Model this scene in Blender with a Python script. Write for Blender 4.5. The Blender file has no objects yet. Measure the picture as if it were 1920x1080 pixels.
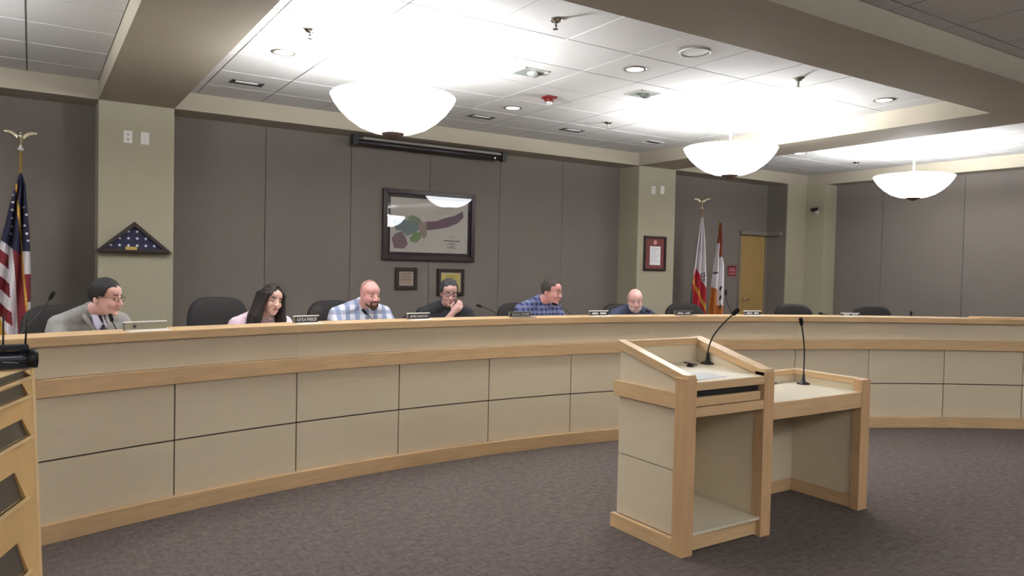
import bpy, bmesh, math, random
from mathutils import Vector, Matrix, Euler
random.seed(7)
sc = bpy.context.scene
COL = sc.collection
PI = math.pi

# ------------------------------------------------------------------ camera, world, exposure
cam_d = bpy.data.cameras.new('camera')
cam = bpy.data.objects.new('camera', cam_d)
COL.objects.link(cam)
_f = 1400.0
def _ray(u, v): return Vector(((u - 960) / _f, -(v - 540) / _f, -1.0))
_Y = _ray(57, 480).normalized()
_X = _ray(3130, 547); _X = (_X - _Y * _X.dot(_Y)).normalized()
_Z = _X.cross(_Y)
_R = Matrix((_X, _Y, _Z))
M4 = _R.to_4x4(); M4.translation = Vector((0, 0, 1.6))
cam.matrix_world = M4
cam_d.sensor_width = 36.0
cam_d.lens = _f * 36.0 / 1920.0
cam_d.clip_start = 0.05
sc.camera = cam

world = bpy.data.worlds.new('world'); sc.world = world
world.use_nodes = True
world.node_tree.nodes['Background'].inputs[0].default_value = (0.9, 0.93, 1.0, 1)
world.node_tree.nodes['Background'].inputs[1].default_value = 0.05

sc.view_settings.view_transform = 'Standard'
sc.view_settings.look = 'None'
sc.view_settings.exposure = 0.78
sc.view_settings.gamma = 1.0
sc.view_settings.use_curve_mapping = False
LAMP_W = 122.0
BOWL_E = 6.0
CAN_W = 5.0

# ------------------------------------------------------------------ materials
def lin(c):
    return tuple((x / 255 / 12.92) if x / 255 <= 0.04045 else ((x / 255 + 0.055) / 1.055) ** 2.4 for x in c) + (1.0,)
MATS = {}
def mat(name, rgb, rough=0.6, metal=0.0, noise=0.0, nscale=30.0, bump=0.0, emit=0.0, spec=0.5, stretch=None, rgb2=None, coat=0.0, trans=0.0):
    if name in MATS: return MATS[name]
    m = bpy.data.materials.new(name); m.use_nodes = True
    nt = m.node_tree; b = nt.nodes['Principled BSDF']
    b.inputs['Base Color'].default_value = lin(rgb)
    b.inputs['Roughness'].default_value = rough
    b.inputs['Metallic'].default_value = metal
    b.inputs['Specular IOR Level'].default_value = spec
    b.inputs['Coat Weight'].default_value = coat
    b.inputs['Transmission Weight'].default_value = trans
    if emit:
        b.inputs['Emission Color'].default_value = lin(rgb)
        b.inputs['Emission Strength'].default_value = emit
    if noise or bump:
        tc = nt.nodes.new('ShaderNodeTexCoord')
        mp = nt.nodes.new('ShaderNodeMapping')
        if stretch: mp.inputs['Scale'].default_value = stretch
        nt.links.new(tc.outputs['Object'], mp.inputs[0])
        n = nt.nodes.new('ShaderNodeTexNoise'); n.inputs['Scale'].default_value = nscale
        n.inputs['Detail'].default_value = 5.0
        nt.links.new(mp.outputs[0], n.inputs['Vector'])
        if noise:
            r = nt.nodes.new('ShaderNodeMix'); r.data_type = 'RGBA'
            c1 = lin(rgb); c2 = lin(rgb2) if rgb2 else tuple(x * (1 - noise) for x in c1[:3]) + (1,)
            r.inputs[6].default_value = c1; r.inputs[7].default_value = c2
            mr = nt.nodes.new('ShaderNodeMapRange')
            mr.inputs[1].default_value = 0.3; mr.inputs[2].default_value = 0.7
            nt.links.new(n.outputs[0], mr.inputs[0])
            nt.links.new(mr.outputs[0], r.inputs[0])
            nt.links.new(r.outputs[2], b.inputs['Base Color'])
        if bump:
            bp = nt.nodes.new('ShaderNodeBump'); bp.inputs['Strength'].default_value = bump
            bp.inputs['Distance'].default_value = 0.004
            nt.links.new(n.outputs[0], bp.inputs['Height'])
            nt.links.new(bp.outputs[0], b.inputs['Normal'])
    MATS[name] = m
    return m

def plaid(name, base, c1, c2, scale):
    m = bpy.data.materials.new(name); m.use_nodes = True
    nt = m.node_tree; b = nt.nodes['Principled BSDF']; b.inputs['Roughness'].default_value = 0.85
    tc = nt.nodes.new('ShaderNodeTexCoord')
    sp = nt.nodes.new('ShaderNodeSeparateXYZ'); nt.links.new(tc.outputs['Object'], sp.inputs[0])
    def band(out, sc_, ph):
        a = nt.nodes.new('ShaderNodeMath'); a.operation = 'MULTIPLY_ADD'; a.inputs[1].default_value = sc_; a.inputs[2].default_value = ph
        nt.links.new(out, a.inputs[0])
        s = nt.nodes.new('ShaderNodeMath'); s.operation = 'SINE'; nt.links.new(a.outputs[0], s.inputs[0])
        r = nt.nodes.new('ShaderNodeMapRange'); r.inputs[1].default_value = -0.2; r.inputs[2].default_value = 0.35
        nt.links.new(s.outputs[0], r.inputs[0]); return r.outputs[0]
    m1 = nt.nodes.new('ShaderNodeMix'); m1.data_type = 'RGBA'
    m1.inputs[6].default_value = lin(base); m1.inputs[7].default_value = lin(c1)
    nt.links.new(band(sp.outputs[0], scale, 0.4), m1.inputs[0])
    m2 = nt.nodes.new('ShaderNodeMix'); m2.data_type = 'RGBA'; m2.inputs[7].default_value = lin(c2)
    nt.links.new(m1.outputs[2], m2.inputs[6])
    h = nt.nodes.new('ShaderNodeMath'); h.operation = 'MULTIPLY'; h.inputs[1].default_value = 0.6
    nt.links.new(band(sp.outputs[2], scale, 1.1), h.inputs[0]); nt.links.new(h.outputs[0], m2.inputs[0])
    nt.links.new(m2.outputs[2], b.inputs['Base Color'])
    return m

M_tile = mat('ceiling_tile', (206, 204, 201), 0.9, noise=0.06, nscale=260, bump=0.15)
M_paint = mat('cream_paint', (160, 153, 132), 0.75, noise=0.03, nscale=6)
M_beam = mat('beam_paint', (164, 155, 138), 0.8, noise=0.03, nscale=5)
M_fabric = mat('wall_fabric', (116, 108, 101), 0.95, noise=0.07, nscale=400, bump=0.2)
M_seam = mat('wall_seam', (78, 71, 65), 0.9)
M_maple = mat('maple_veneer', (228, 213, 186), 0.5, noise=0.035, nscale=5, stretch=(1, 1, 9), coat=0.1)
M_trim = mat('maple_trim', (224, 188, 143), 0.45, noise=0.16, nscale=3.5, stretch=(1.2, 1.2, 14), coat=0.15)
M_trimv = mat('maple_post', (214, 174, 130), 0.45, noise=0.14, nscale=3.5, stretch=(14, 14, 1.2), coat=0.15)
M_lam = mat('laminate_top', (236, 226, 204), 0.4, noise=0.05, nscale=3, stretch=(1, 8, 1), coat=0.2)
M_gap = mat('dark_reveal', (52, 40, 28), 0.8)
M_black = mat('black_plastic', (24, 23, 24), 0.45)
M_foam = mat('mic_foam', (20, 17, 16), 0.95)
M_chair = mat('chair_upholstery', (30, 25, 25), 0.75, noise=0.1, nscale=40)
M_chrome = mat('chrome', (200, 198, 195), 0.2, metal=1)
M_silver = mat('silver_trim', (225, 220, 218), 0.35, metal=0.3)
M_gold = mat('gold_metal', (190, 160, 95), 0.35, metal=0.7)
M_brass = mat('pole_brass', (178, 150, 90), 0.35, metal=0.6)
M_dframe = mat('dark_walnut', (40, 25, 20), 0.4, noise=0.2, nscale=12)
M_white = mat('white_plastic', (215, 212, 208), 0.5)
M_paper = mat('white_paper', (225, 226, 228), 0.8)
M_bronze = mat('bronze_cap', (98, 82, 74), 0.45, metal=0.4)
M_red = mat('strobe_red', (110, 20, 20), 0.5)
M_dark = mat('recess_dark', (70, 64, 60), 0.8)
M_door = mat('oak_door', (160, 130, 80), 0.5, noise=0.12, nscale=4, stretch=(10, 10, 1))
M_grey = mat('grey_metal', (120, 114, 106), 0.5)

# carpet: mottled mauve grey loop pile
M_carpet = bpy.data.materials.new('carpet'); M_carpet.use_nodes = True
_nt = M_carpet.node_tree; _b = _nt.nodes['Principled BSDF']; _b.inputs['Roughness'].default_value = 0.97
_b.inputs['Specular IOR Level'].default_value = 0.15
_tc = _nt.nodes.new('ShaderNodeTexCoord')
_cols = []
for _s, _st in ((46, (1, .35, 1)), (38, (.35, 1, 1)), (170, (1, 1, 1))):
    _mp = _nt.nodes.new('ShaderNodeMapping'); _mp.inputs['Scale'].default_value = _st
    _nt.links.new(_tc.outputs['Object'], _mp.inputs[0])
    _n = _nt.nodes.new('ShaderNodeTexNoise'); _n.inputs['Scale'].default_value = _s; _n.inputs['Detail'].default_value = 3
    _nt.links.new(_mp.outputs[0], _n.inputs['Vector']); _cols.append(_n.outputs[0])
_a = _nt.nodes.new('ShaderNodeMath'); _nt.links.new(_cols[0], _a.inputs[0]); _nt.links.new(_cols[1], _a.inputs[1])
_a2 = _nt.nodes.new('ShaderNodeMath'); _nt.links.new(_a.outputs[0], _a2.inputs[0]); _nt.links.new(_cols[2], _a2.inputs[1])
_mr = _nt.nodes.new('ShaderNodeMapRange'); _mr.inputs[1].default_value = 1.15; _mr.inputs[2].default_value = 1.85
_nt.links.new(_a2.outputs[0], _mr.inputs[0])
_mx = _nt.nodes.new('ShaderNodeMix'); _mx.data_type = 'RGBA'
_mx.inputs[6].default_value = lin((84, 75, 73)); _mx.inputs[7].default_value = lin((116, 105, 101))
_nt.links.new(_mr.outputs[0], _mx.inputs[0]); _nt.links.new(_mx.outputs[2], _b.inputs['Base Color'])
_bp = _nt.nodes.new('ShaderNodeBump'); _bp.inputs['Strength'].default_value = 0.5; _bp.inputs['Distance'].default_value = 0.006
_nt.links.new(_cols[2], _bp.inputs['Height']); _nt.links.new(_bp.outputs[0], _b.inputs['Normal'])

def glow(name, rgb, s):
    m = bpy.data.materials.new(name); m.use_nodes = True
    nt = m.node_tree; b = nt.nodes['Principled BSDF']
    b.inputs['Base Color'].default_value = lin((240, 238, 232)); b.inputs['Roughness'].default_value = 0.3
    b.inputs['Emission Color'].default_value = lin(rgb); b.inputs['Emission Strength'].default_value = s
    return m
M_bowl = glow('lit_glass_bowl', (248, 251, 255), BOWL_E)
M_lens = glow('lit_lens', (250, 252, 255), 9.0)
M_glass = bpy.data.materials.new('picture_glass'); M_glass.use_nodes = True
_nt = M_glass.node_tree
for _n in list(_nt.nodes): _nt.nodes.remove(_n)
_o = _nt.nodes.new('ShaderNodeOutputMaterial'); _g = _nt.nodes.new('ShaderNodeBsdfGlossy'); _g.inputs['Roughness'].default_value = 0.0
_t = _nt.nodes.new('ShaderNodeBsdfTransparent'); _m = _nt.nodes.new('ShaderNodeMixShader'); _fr = _nt.nodes.new('ShaderNodeValue'); _fr.outputs[0].default_value = 0.055
_nt.links.new(_fr.outputs[0], _m.inputs[0]); _nt.links.new(_t.outputs[0], _m.inputs[1]); _nt.links.new(_g.outputs[0], _m.inputs[2]); _nt.links.new(_m.outputs[0], _o.inputs[0])

# ------------------------------------------------------------------ mesh helpers
def prop(o, label=None, cat=None, group=None, kind=None):
    if label: o['label'] = label
    if cat: o['category'] = cat
    if group: o['group'] = group
    if kind: o['kind'] = kind
    return o
def empty(name, loc, label, cat, rz=0.0, group=None):
    o = bpy.data.objects.new(name, None); COL.objects.link(o)
    o.location = loc; o.rotation_euler = (0, 0, rz); o.empty_display_size = 0.05
    return prop(o, label, cat, group)
class MB:
    def __init__(s): s.bm = bmesh.new()
    def box(s, x0, x1, y0, y1, z0, z1, M=None):
        vs = [s.bm.verts.new((x, y, z)) for x in (x0, x1) for y in (y0, y1) for z in (z0, z1)]
        if M is not None:
            for v in vs: v.co = M @ v.co
        for f in ((0, 1, 3, 2), (4, 6, 7, 5), (0, 4, 5, 1), (2, 3, 7, 6), (0, 2, 6, 4), (1, 5, 7, 3)):
            s.bm.faces.new([vs[i] for i in f])
        return s
    def prism(s, pts, axis, a, b):
        # pts: polygon in the two other axes (in axis order), extruded along axis from a to b
        def mk(p, t):
            c = [0, 0, 0]; k = [i for i in range(3) if i != axis]
            c[k[0]], c[k[1]], c[axis] = p[0], p[1], t; return s.bm.verts.new(c)
        A = [mk(p, a) for p in pts]; B = [mk(p, b) for p in pts]
        n = len(pts)
        s.bm.faces.new(A[::-1]); s.bm.faces.new(B)
        for i in range(n): s.bm.faces.new((A[i], A[(i + 1) % n], B[(i + 1) % n], B[i]))
        return s
    def tube(s, pts, rad, n=10, caps=True):
        pts = [Vector(p) for p in pts]
        rads = rad if isinstance(rad, (list, tuple)) else [rad] * len(pts)
        t0 = (pts[1] - pts[0]).normalized()
        up = Vector((0, 0, 1)) if abs(t0.z) < 0.9 else Vector((1, 0, 0))
        u = t0.cross(up).normalized(); rings = []
        for i, p in enumerate(pts):
            t = (pts[min(i + 1, len(pts) - 1)] - pts[max(i - 1, 0)]).normalized()
            u = (u - t * u.dot(t)).normalized(); w = t.cross(u)
            rings.append([s.bm.verts.new(p + (u * math.cos(2 * PI * k / n) + w * math.sin(2 * PI * k / n)) * rads[i]) for k in range(n)])
        for a, b in zip(rings, rings[1:]):
            for k in range(n): s.bm.faces.new((a[k], a[(k + 1) % n], b[(k + 1) % n], b[k]))
        if caps: s.bm.faces.new(rings[0][::-1]); s.bm.faces.new(rings[-1])
        return s
    def lathe(s, prof, c=(0, 0, 0), n=32, M=None, cap0=True, cap1=True):
        rings = []
        for r, z in prof:
            ring = []
            for k in range(n):
                p = Vector((r * math.cos(2 * PI * k / n), r * math.sin(2 * PI * k / n), z))
                if M is not None: p = M @ p
                ring.append(s.bm.verts.new(p + Vector(c)))
            rings.append(ring)
        for a, b in zip(rings, rings[1:]):
            for k in range(n): s.bm.faces.new((a[k], a[(k + 1) % n], b[(k + 1) % n], b[k]))
        if cap0: s.bm.faces.new(rings[0][::-1])
        if cap1: s.bm.faces.new(rings[-1])
        return s
    def ell(s, c, r, M=None, sub=3):
        g = bmesh.ops.create_icosphere(s.bm, subdivisions=sub, radius=1.0)
        for v in g['verts']:
            p = Vector((v.co.x * r[0], v.co.y * r[1], v.co.z * r[2])) + Vector(c)
            v.co = M @ p if M is not None else p
        return s
    def cap(s, a, b, ra, rb=None, M=None, sub=2):
        rb = ra if rb is None else rb
        a = Vector(a); b = Vector(b)
        if M is not None: a = M @ a; b = M @ b
        n = max(2, int((b - a).length / (min(ra, rb) * 0.55)) + 1)
        for i in range(n + 1):
            t = i / n; r = ra + (rb - ra) * t
            g = bmesh.ops.create_icosphere(s.bm, subdivisions=sub, radius=r)
            p = a.lerp(b, t)
            for v in g['verts']: v.co += p
        return s
    def arc(s, c, r0, r1, a0, a1, z0, z1, step=1.25):
        n = max(1, int(math.ceil((a1 - a0) / step)))
        secs = []
        for i in range(n + 1):
            a = math.radians(a0 + (a1 - a0) * i / n); sn, cs = math.sin(a), math.cos(a)
            secs.append([s.bm.verts.new((c[0] + r * sn, c[1] + r * cs, z)) for r, z in ((r0, z0), (r1, z0), (r1, z1), (r0, z1))])
        for A, B in zip(secs, secs[1:]):
            for k in range(4): s.bm.faces.new((A[k], A[(k + 1) % 4], B[(k + 1) % 4], B[k]))
        s.bm.faces.new(secs[0]); s.bm.faces.new(secs[-1][::-1])
        return s
    def pad(s, w, h, t, M=None, e=3.2, n=40, bend=0.0):
        # upright cushion: superellipse outline in XZ, thickness along Y
        rings = []
        for sc_, y in ((0.0, -0.5), (0.55, -0.5), (0.86, -0.46), (0.97, -0.3), (1, 0), (0.97, 0.3), (0.86, 0.46), (0.55, 0.5), (0.0, 0.5)):
            ring = []
            for k in range(n):
                a = 2 * PI * k / n; ca, sa = math.cos(a), math.sin(a)
                x = math.copysign(abs(ca) ** (2 / e), ca) * w / 2 * max(sc_, 0.02); z = math.copysign(abs(sa) ** (2 / e), sa) * h / 2 * max(sc_, 0.02)
                p = Vector((x, y * t - bend * (x / (w / 2)) ** 2, z))
                ring.append(s.bm.verts.new(M @ p if M is not None else p))
            rings.append(ring)
        for a, b in zip(rings, rings[1:]):
            for k in range(n): s.bm.faces.new((a[k], a[(k + 1) % n], b[(k + 1) % n], b[k]))
        s.bm.faces.new(rings[0][::-1]); s.bm.faces.new(rings[-1])
        return s
    def build(s, name, m, parent=None, loc=None, smooth=False, bevel=0.0, remesh=0.0, fsm=0, kind=None, label=None):
        bmesh.ops.recalc_face_normals(s.bm, faces=s.bm.faces[:])
        me = bpy.data.meshes.new(name); s.bm.to_mesh(me); s.bm.free()
        o = bpy.data.objects.new(name, me); COL.objects.link(o)
        if isinstance(m, (list, tuple)):
            for q in m: me.materials.append(q)
        else: me.materials.append(m)
        if remesh:
            md = o.modifiers.new('r', 'REMESH'); md.mode = 'VOXEL'; md.voxel_size = remesh
            if fsm:
                sm = o.modifiers.new('s', 'SMOOTH'); sm.iterations = fsm; sm.factor = 0.5
            dg = bpy.context.evaluated_depsgraph_get()
            me2 = bpy.data.meshes.new_from_object(o.evaluated_get(dg))
            o.modifiers.clear(); o.data = me2; me2.name = name
            if not me2.materials: me2.materials.append(m)
            smooth = True
        if bevel:
            bv = o.modifiers.new('b', 'BEVEL'); bv.width = bevel; bv.segments = 2; bv.limit_method = 'ANGLE'
        if smooth:
            for p in o.data.polygons: p.use_smooth = True
        if parent: o.parent = parent
        if loc: o.location = loc
        if kind: o['kind'] = kind
        if label: o['label'] = label
        return o

# ------------------------------------------------------------------ room shell
XL, XR, YN, YB = -3.6, 11.15, -6.0, 8.24
ZC, ZS = 3.216, 3.045
MB().box(XL - .2, XR + .2, YN - .2, YB + .5, -0.1, 0.0).build('floor', M_carpet, kind='structure')
def wall(name, m, *boxes, **k):
    b = MB()
    for q in boxes: b.box(*q)
    return b.build(name, m, kind='structure', **k)
# back wall: base and fabric panels (one mesh, panel joints are real gaps)
b = MB(); b.box(XL - .2, XR + .2, YB + .012, YB + .25, 0, 3.5)
wb = b.build('wall_back', M_seam, kind='structure')
b = MB()
xs = [(XL, -2.5), (-2.495, -1.28), (-1.275, .60), (1.10, 2.124), (2.130, 3.087), (3.093, 4.092), (4.098, 5.097), (5.103, 6.102), (6.108, 7.2), (7.8, 9.72), (10.47, XR)]
for x0, x1 in xs: b.box(x0, x1, YB, YB + .02, 0, 3.06)
b.box(9.72, 10.47, YB, YB + .02, 2.24, 3.06)
b.build('fabric_panels', M_fabric, parent=wb)
b = MB(); b.box(XR + .012, XR + .25, YN - .2, YB + .5, 0, 3.5)
wr = b.build('wall_right', M_seam, kind='structure')
b = MB(); ys = [YN] + [6.68 - 1.213 * k for k in range(10, -1, -1)] + [7.6]
for y0, y1 in zip(ys, ys[1:]): b.box(XR, XR + .02, y0 + .003, y1 - .003, 0, 3.06)
b.build('fabric_panels', M_fabric, parent=wr)
wall('wall_left', M_fabric, (XL - .2, XL, YN - .2, YB + .5, 0, 3.5))
wall('wall_front', M_fabric, (XL - .2, XR + .2, YN - .2, YN, 0, 3.5))
# structural slab above
wall('ceiling', M_beam, (XL - .2, XR + .2, YN - .2, YB + .5, ZC + .03, 3.5))
# lay-in ceilings, real gaps between the tiles
P = 0.6125
def tiles(idx, x0, x1, y0, y1, ox, oy):
    b = MB()
    import math as mm
    def cuts(a, c, o):
        k = mm.ceil((a - o) / P + 1e-6); r = [a]
        while o + k * P < c - 1e-3: r.append(o + k * P); k += 1
        return r + [c]
    gx, gy = cuts(x0, x1, ox), cuts(y0, y1, oy)
    g = 0.006
    for a, c in zip(gx, gx[1:]):
        for d, e in zip(gy, gy[1:]):
            if c - a > .02 and e - d > .02: b.box(a + g, c - g, d + g, e - g, ZC, ZC + .014)
    o = b.build('ceiling', M_tile, kind='structure')
    MB().box(x0, x1, y0, y1, ZC + .011, ZC + .028).build('tile_grid', M_grid, parent=o)
M_grid = mat('ceiling_grid', (170, 166, 160), 0.8)
tiles(1, 1.16, 7.12, 3.30, 7.84, 1.353, 4.287)
tiles(2, 7.80, 10.87, 3.30, 7.84, 1.353 + P * 11, 4.287)
tiles(3, XL, 0.52, 3.30, 7.84, -0.03, 5.57)
tiles(4, 1.16, 7.12, -3.0, 2.655, 1.353, 2.545)
tiles(5, 7.80, XR, -3.0, 2.655, 1.353 + P * 11, 2.545)
tiles(6, XL, 0.52, -3.0, 2.655, -0.03, 2.545)
tiles(7, XL, XR, YN, -3.0, 1.353, 2.545)
# beams and soffits (one drop ceiling structure per run)
wall('trim_1', M_beam, (XL, XR, 7.84, YB + .01, ZS, ZC + .03))          # soffit along back wall
wall('trim_2', M_beam, (XL, XR, 2.655, 3.30, ZS, ZC + .03))             # east-west beam
wall('trim_3', M_beam, (.52, 1.16, 3.30, 7.84, ZS + .001, ZC + .03))
wall('trim_4', M_beam, (7.12, 7.80, 3.30, 7.84, ZS + .001, ZC + .03))
wall('trim_5', M_beam, (10.87, XR + .01, 3.30, 7.84, ZS + .001, ZC + .03))
wall('trim_6', M_beam, (.52, 1.16, -3.0, 2.655, ZS + .001, ZC + .03), (7.12, 7.80, -3.0, 2.655, ZS + .001, ZC + .03))
# columns
wall('wall_column_left', M_paint, (.52, 1.16, 7.84, YB + .015, 0, ZS), bevel=.006)
wall('wall_column_centre', M_paint, (7.13, 7.84, 7.84, YB + .015, 0, ZS), bevel=.006)
wcc = wall('wall_column_corner', M_paint, (10.38, XR + .015, 7.84, YB + .015, 0, ZS), (10.85, XR + .015, 7.48, 7.84, 0, ZS), bevel=.006)
MB().box(10.372, 10.379, 7.855, YB, 0, ZS - .002).build('fabric_panel', M_fabric, parent=wcc)  # thin sheet turns this side of the column darker grey
# raised platform behind the dais
DC = (3.27, -4.475)
DR = 9.84
b = MB()
A0, A1 = -29.4, 39.2
pts = []
n = 60
for i in range(n + 1):
    a = math.radians(A0 + (A1 - A0) * i / n); pts.append((DC[0] + 9.99 * math.sin(a), DC[1] + 9.99 * math.cos(a)))
pts += [(XR, pts[-1][1]), (XR, 7.47), (10.84, 7.47), (10.84, 7.83), (10.37, 7.83), (10.37, YB), (7.85, YB), (7.85, 7.83), (7.12, 7.83), (7.12, YB), (1.17, YB), (1.17, 7.83), (.51, 7.83), (.51, YB), (XL, YB), (XL, pts[0][1])]
b.prism(pts, 2, 0.002, .15)
b.build('floor_platform', M_carpet, kind='structure')

# door in the back wall
b = MB(); b.box(9.74, 10.345, YB + .004, YB + .02, .15, 2.20)
dr = b.build('door_1', M_door, kind='structure')
MB().box(9.70, 10.371, YB - .055, YB + .0, 2.205, 2.265).box(10.325, 10.371, 7.93, YB - .055, 2.205, 2.265).build('door_header', M_grey, parent=dr)
MB().box(10.345, 10.371, YB - .02, YB + .003, .15, 2.205).build('door_jamb', M_grey, parent=dr)
MB().box(9.70, 9.742, YB - .012, YB + .01, .15, 2.205).build('door_jamb', M_grey, parent=dr)
b = MB(); b.tube([(9.82, YB - .005, 1.15), (9.82, YB - .05, 1.15), (9.93, YB - .05, 1.15)], .009); b.build('door_handle', M_chrome, parent=dr, smooth=True)

# ------------------------------------------------------------------ dais
dais = empty('council_dais', (DC[0], DC[1] + DR, 0), 'long curved maple council dais with a ledge, middle rail and jointed front panels', 'dais')
def dpart(name, m, b, **k):
    o = b.build(name, m, **k); o.parent = dais; o.matrix_parent_inverse = Matrix.Translation((-DC[0], -DC[1] - DR, 0)); return o
dpart('carcass', M_gap, MB().arc(DC, 9.885, 9.95, A0, A1, 0, 1.10))
dpart('ledge_top', M_trim, MB().arc(DC, 9.825, 10.09, A0 - .2, A1 + .2, 1.103, 1.157), bevel=.003)
dpart('front_rail', M_trim, MB().arc(DC, 9.835, 9.90, A0 - .1, A1 + .1, .820, .919), bevel=.003)
dpart('base_board', M_trim, MB().arc(DC, 9.835, 9.90, A0 - .1, A1 + .1, .0, .107), bevel=.002)
dpart('worktop', M_lam, MB().arc(DC, 9.95, 10.50, A0, A1, .885, .915))
dpart('back_panel', M_maple, MB().arc(DC, 9.95, 9.965, A0, A1, .15, 1.10))
for k in range(-6, 8):
    a0, a1 = 4.9 * k, 4.9 * (k + 1); g = 0.028
    dpart('front_panel', M_maple, MB().arc(DC, 9.868, 9.89, a0 + g, a1 - g, .109, .4535))
    dpart('front_panel', M_maple, MB().arc(DC, 9.868, 9.89, a0 + g, a1 - g, .4635, .818))
    if k % 2 == 0: dpart('upper_panel', M_maple, MB().arc(DC, 9.872, 9.89, a0 + .004, a1 + 4.9 - .004, .921, 1.101))
for a in (A0, A1):
    b = MB()
    dpart('end_panel', M_maple, b.arc(DC, 9.87, 10.50, a - .1 if a < 0 else a, a if a < 0 else a + .1, 0, .884))
def pol(a, r, z=0):
    a = math.radians(a); return Vector((DC[0] + r * math.sin(a), DC[1] + r * math.cos(a), z))
def ang(x, y): return math.degrees(math.atan2(x - DC[0], y - DC[1]))

# ------------------------------------------------------------------ lectern and table unit
L = empty('lectern', (3.06, 2.95, 0), 'maple lectern with a sloped hooded top joined to a lower side table', 'lectern')
LI = Matrix.Translation((-3.06, -2.95, 0))
def lp(name, m, b, **k):
    o = b.build(name, m, **k); o.parent = L; o.matrix_parent_inverse = LI; return o
X0, X1, X2, X3 = 3.02, 3.745, 3.74, 4.80
YF, YK = 2.92, 3.50
def zrail(y): return 1.012 + (y - YF) / (YK - YF) * .15
# left side wall with slope
lp('side_panel', M_maple, MB().prism([(YF + .05, .09), (YK, .09), (YK, .4585), (YF + .05, .4585)], 0, X0 + .05, X0 + .075), bevel=.001)
lp('side_panel', M_maple, MB().prism([(YF + .05, .4645), (YK, .4645), (YK, 1.11), (YF + .05, .965)], 0, X0 + .05, X0 + .075), bevel=.001)
lp('side_core', M_gap, MB().prism([(YF + .06, .08), (YK - .01, .08), (YK - .01, 1.09), (YF + .06, .95)], 0, X0 + .062, X0 + .088))
lp('inner_panel', M_maple, MB().prism([(YF + .06, .09), (YK - .01, .09), (YK - .01, 1.10), (YF + .06, .96)], 0, X0 + .0881, X0 + .094))
lp('sloped_rail', M_trim, MB().prism([(YF, .963), (YK + .015, 1.112), (YK + .015, 1.162), (YF + .035, 1.017), (YF, 1.017)], 0, X0 + .035, X0 + .10), bevel=.002)
lp('side_band', M_trim, MB().box(X0 + .02, X0 + .052, YF + .03, YK + .025, .820, .911), bevel=.002)
lp('post', M_trimv, MB().box(X0 + .015, X0 + .105, YF - .004, YF + .075, 0, 1.000), bevel=.002)
lp('base_board', M_trim, MB().box(X0 + .02, X0 + .055, YF + .01, YK + .025, 0, .085), bevel=.002)
# middle wall
lp('middle_wall', M_maple, MB().prism([(YF + .05, .0), (YK, .0), (YK, 1.11), (YF + .05, .965)], 0, 3.712, 3.775), bevel=.001)
lp('sloped_rail', M_trim, MB().prism([(YF, .963), (YK + .015, 1.112), (YK + .015, 1.162), (YF + .035, 1.017), (YF, 1.017)], 0, 3.700, 3.790), bevel=.002)
lp('post', M_trimv, MB().box(3.700, 3.790, YF - .004, YF + .07, 0, 1.000), bevel=.002)
# back
lp('back_panel', M_maple, MB().box(X0 + .076, 3.712, YK - .03, YK - .005, .08, 1.12))
lp('back_rail', M_trim, MB().box(X0 + .099, 3.701, YK - .04, YK + .012, 1.115, 1.158), bevel=.002)
# writing surface, fronts
lp('writing_top', M_lam, MB().prism([(YF + .01, .955), (YK - .03, .978), (YK - .03, 1.0), (YF + .01, .977)], 0, X0 + .094, 3.712))
lp('front_rail', M_trim, MB().box(X0 + .105, 3.700, YF, YF + .02, .928, .975), bevel=.002)
lp('keyboard_drawer', M_trim, MB().box(X0 + .107, 3.675, YF + .005, YF + .35, .838, .888), bevel=.002)
lp('front_rail', M_trim, MB().box(X0 + .105, 3.700, YF, YF + .02, .778, .832), bevel=.002)
lp('drawer_recess', M_black, MB().box(X0 + .105, 3.700, YF + .36, YF + .38, .80, .95))
lp('cabinet_floor', M_lam, MB().box(X0 + .095, 3.711, YF + .005, YK - .031, .108, .122))
lp('toe_board', M_trim, MB().box(X0 + .105, 3.700, YF + .03, YF + .05, .012, .107), bevel=.001)
lp('slot_shade_fill', M_black, MB().box(X0 + .11, 3.672, YF + .025, YF + .34, .889, .927))  # black box paints the dark inside of the slot above the drawer
# side table
lp('table_top', M_lam, MB().box(3.776, 4.735, YF + .018, YK - .03, .785, .806))
lp('apron', M_trim, MB().box(3.790, 4.715, YF, YF + .02, .702, .806), bevel=.002)
lp('post', M_trimv, MB().box(4.700, 4.800, YF - .004, YF + .06, 0, .888), bevel=.002)
lp('table_side', M_maple, MB().box(4.735, 4.775, YF + .061, YK - .01, .085, .850))
lp('base_board', M_trim, MB().box(4.722, 4.79, YF + .061, YK + .01, 0, .084), bevel=.001)
lp('table_back', M_maple, MB().box(3.776, 4.736, YK - .03, YK - .005, .085, .850))
lp('base_board', M_trim, MB().box(3.776, 4.721, YK - .042, YK + .008, 0, .084), bevel=.001)
lp('table_rail', M_trim, MB().box(3.790, 4.70, YK - .04, YK + .01, .851, .890), bevel=.002)
lp('table_rail', M_trim, MB().box(4.725, 4.79, YF + .061, YK + .012, .851, .891), bevel=.002)

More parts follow.
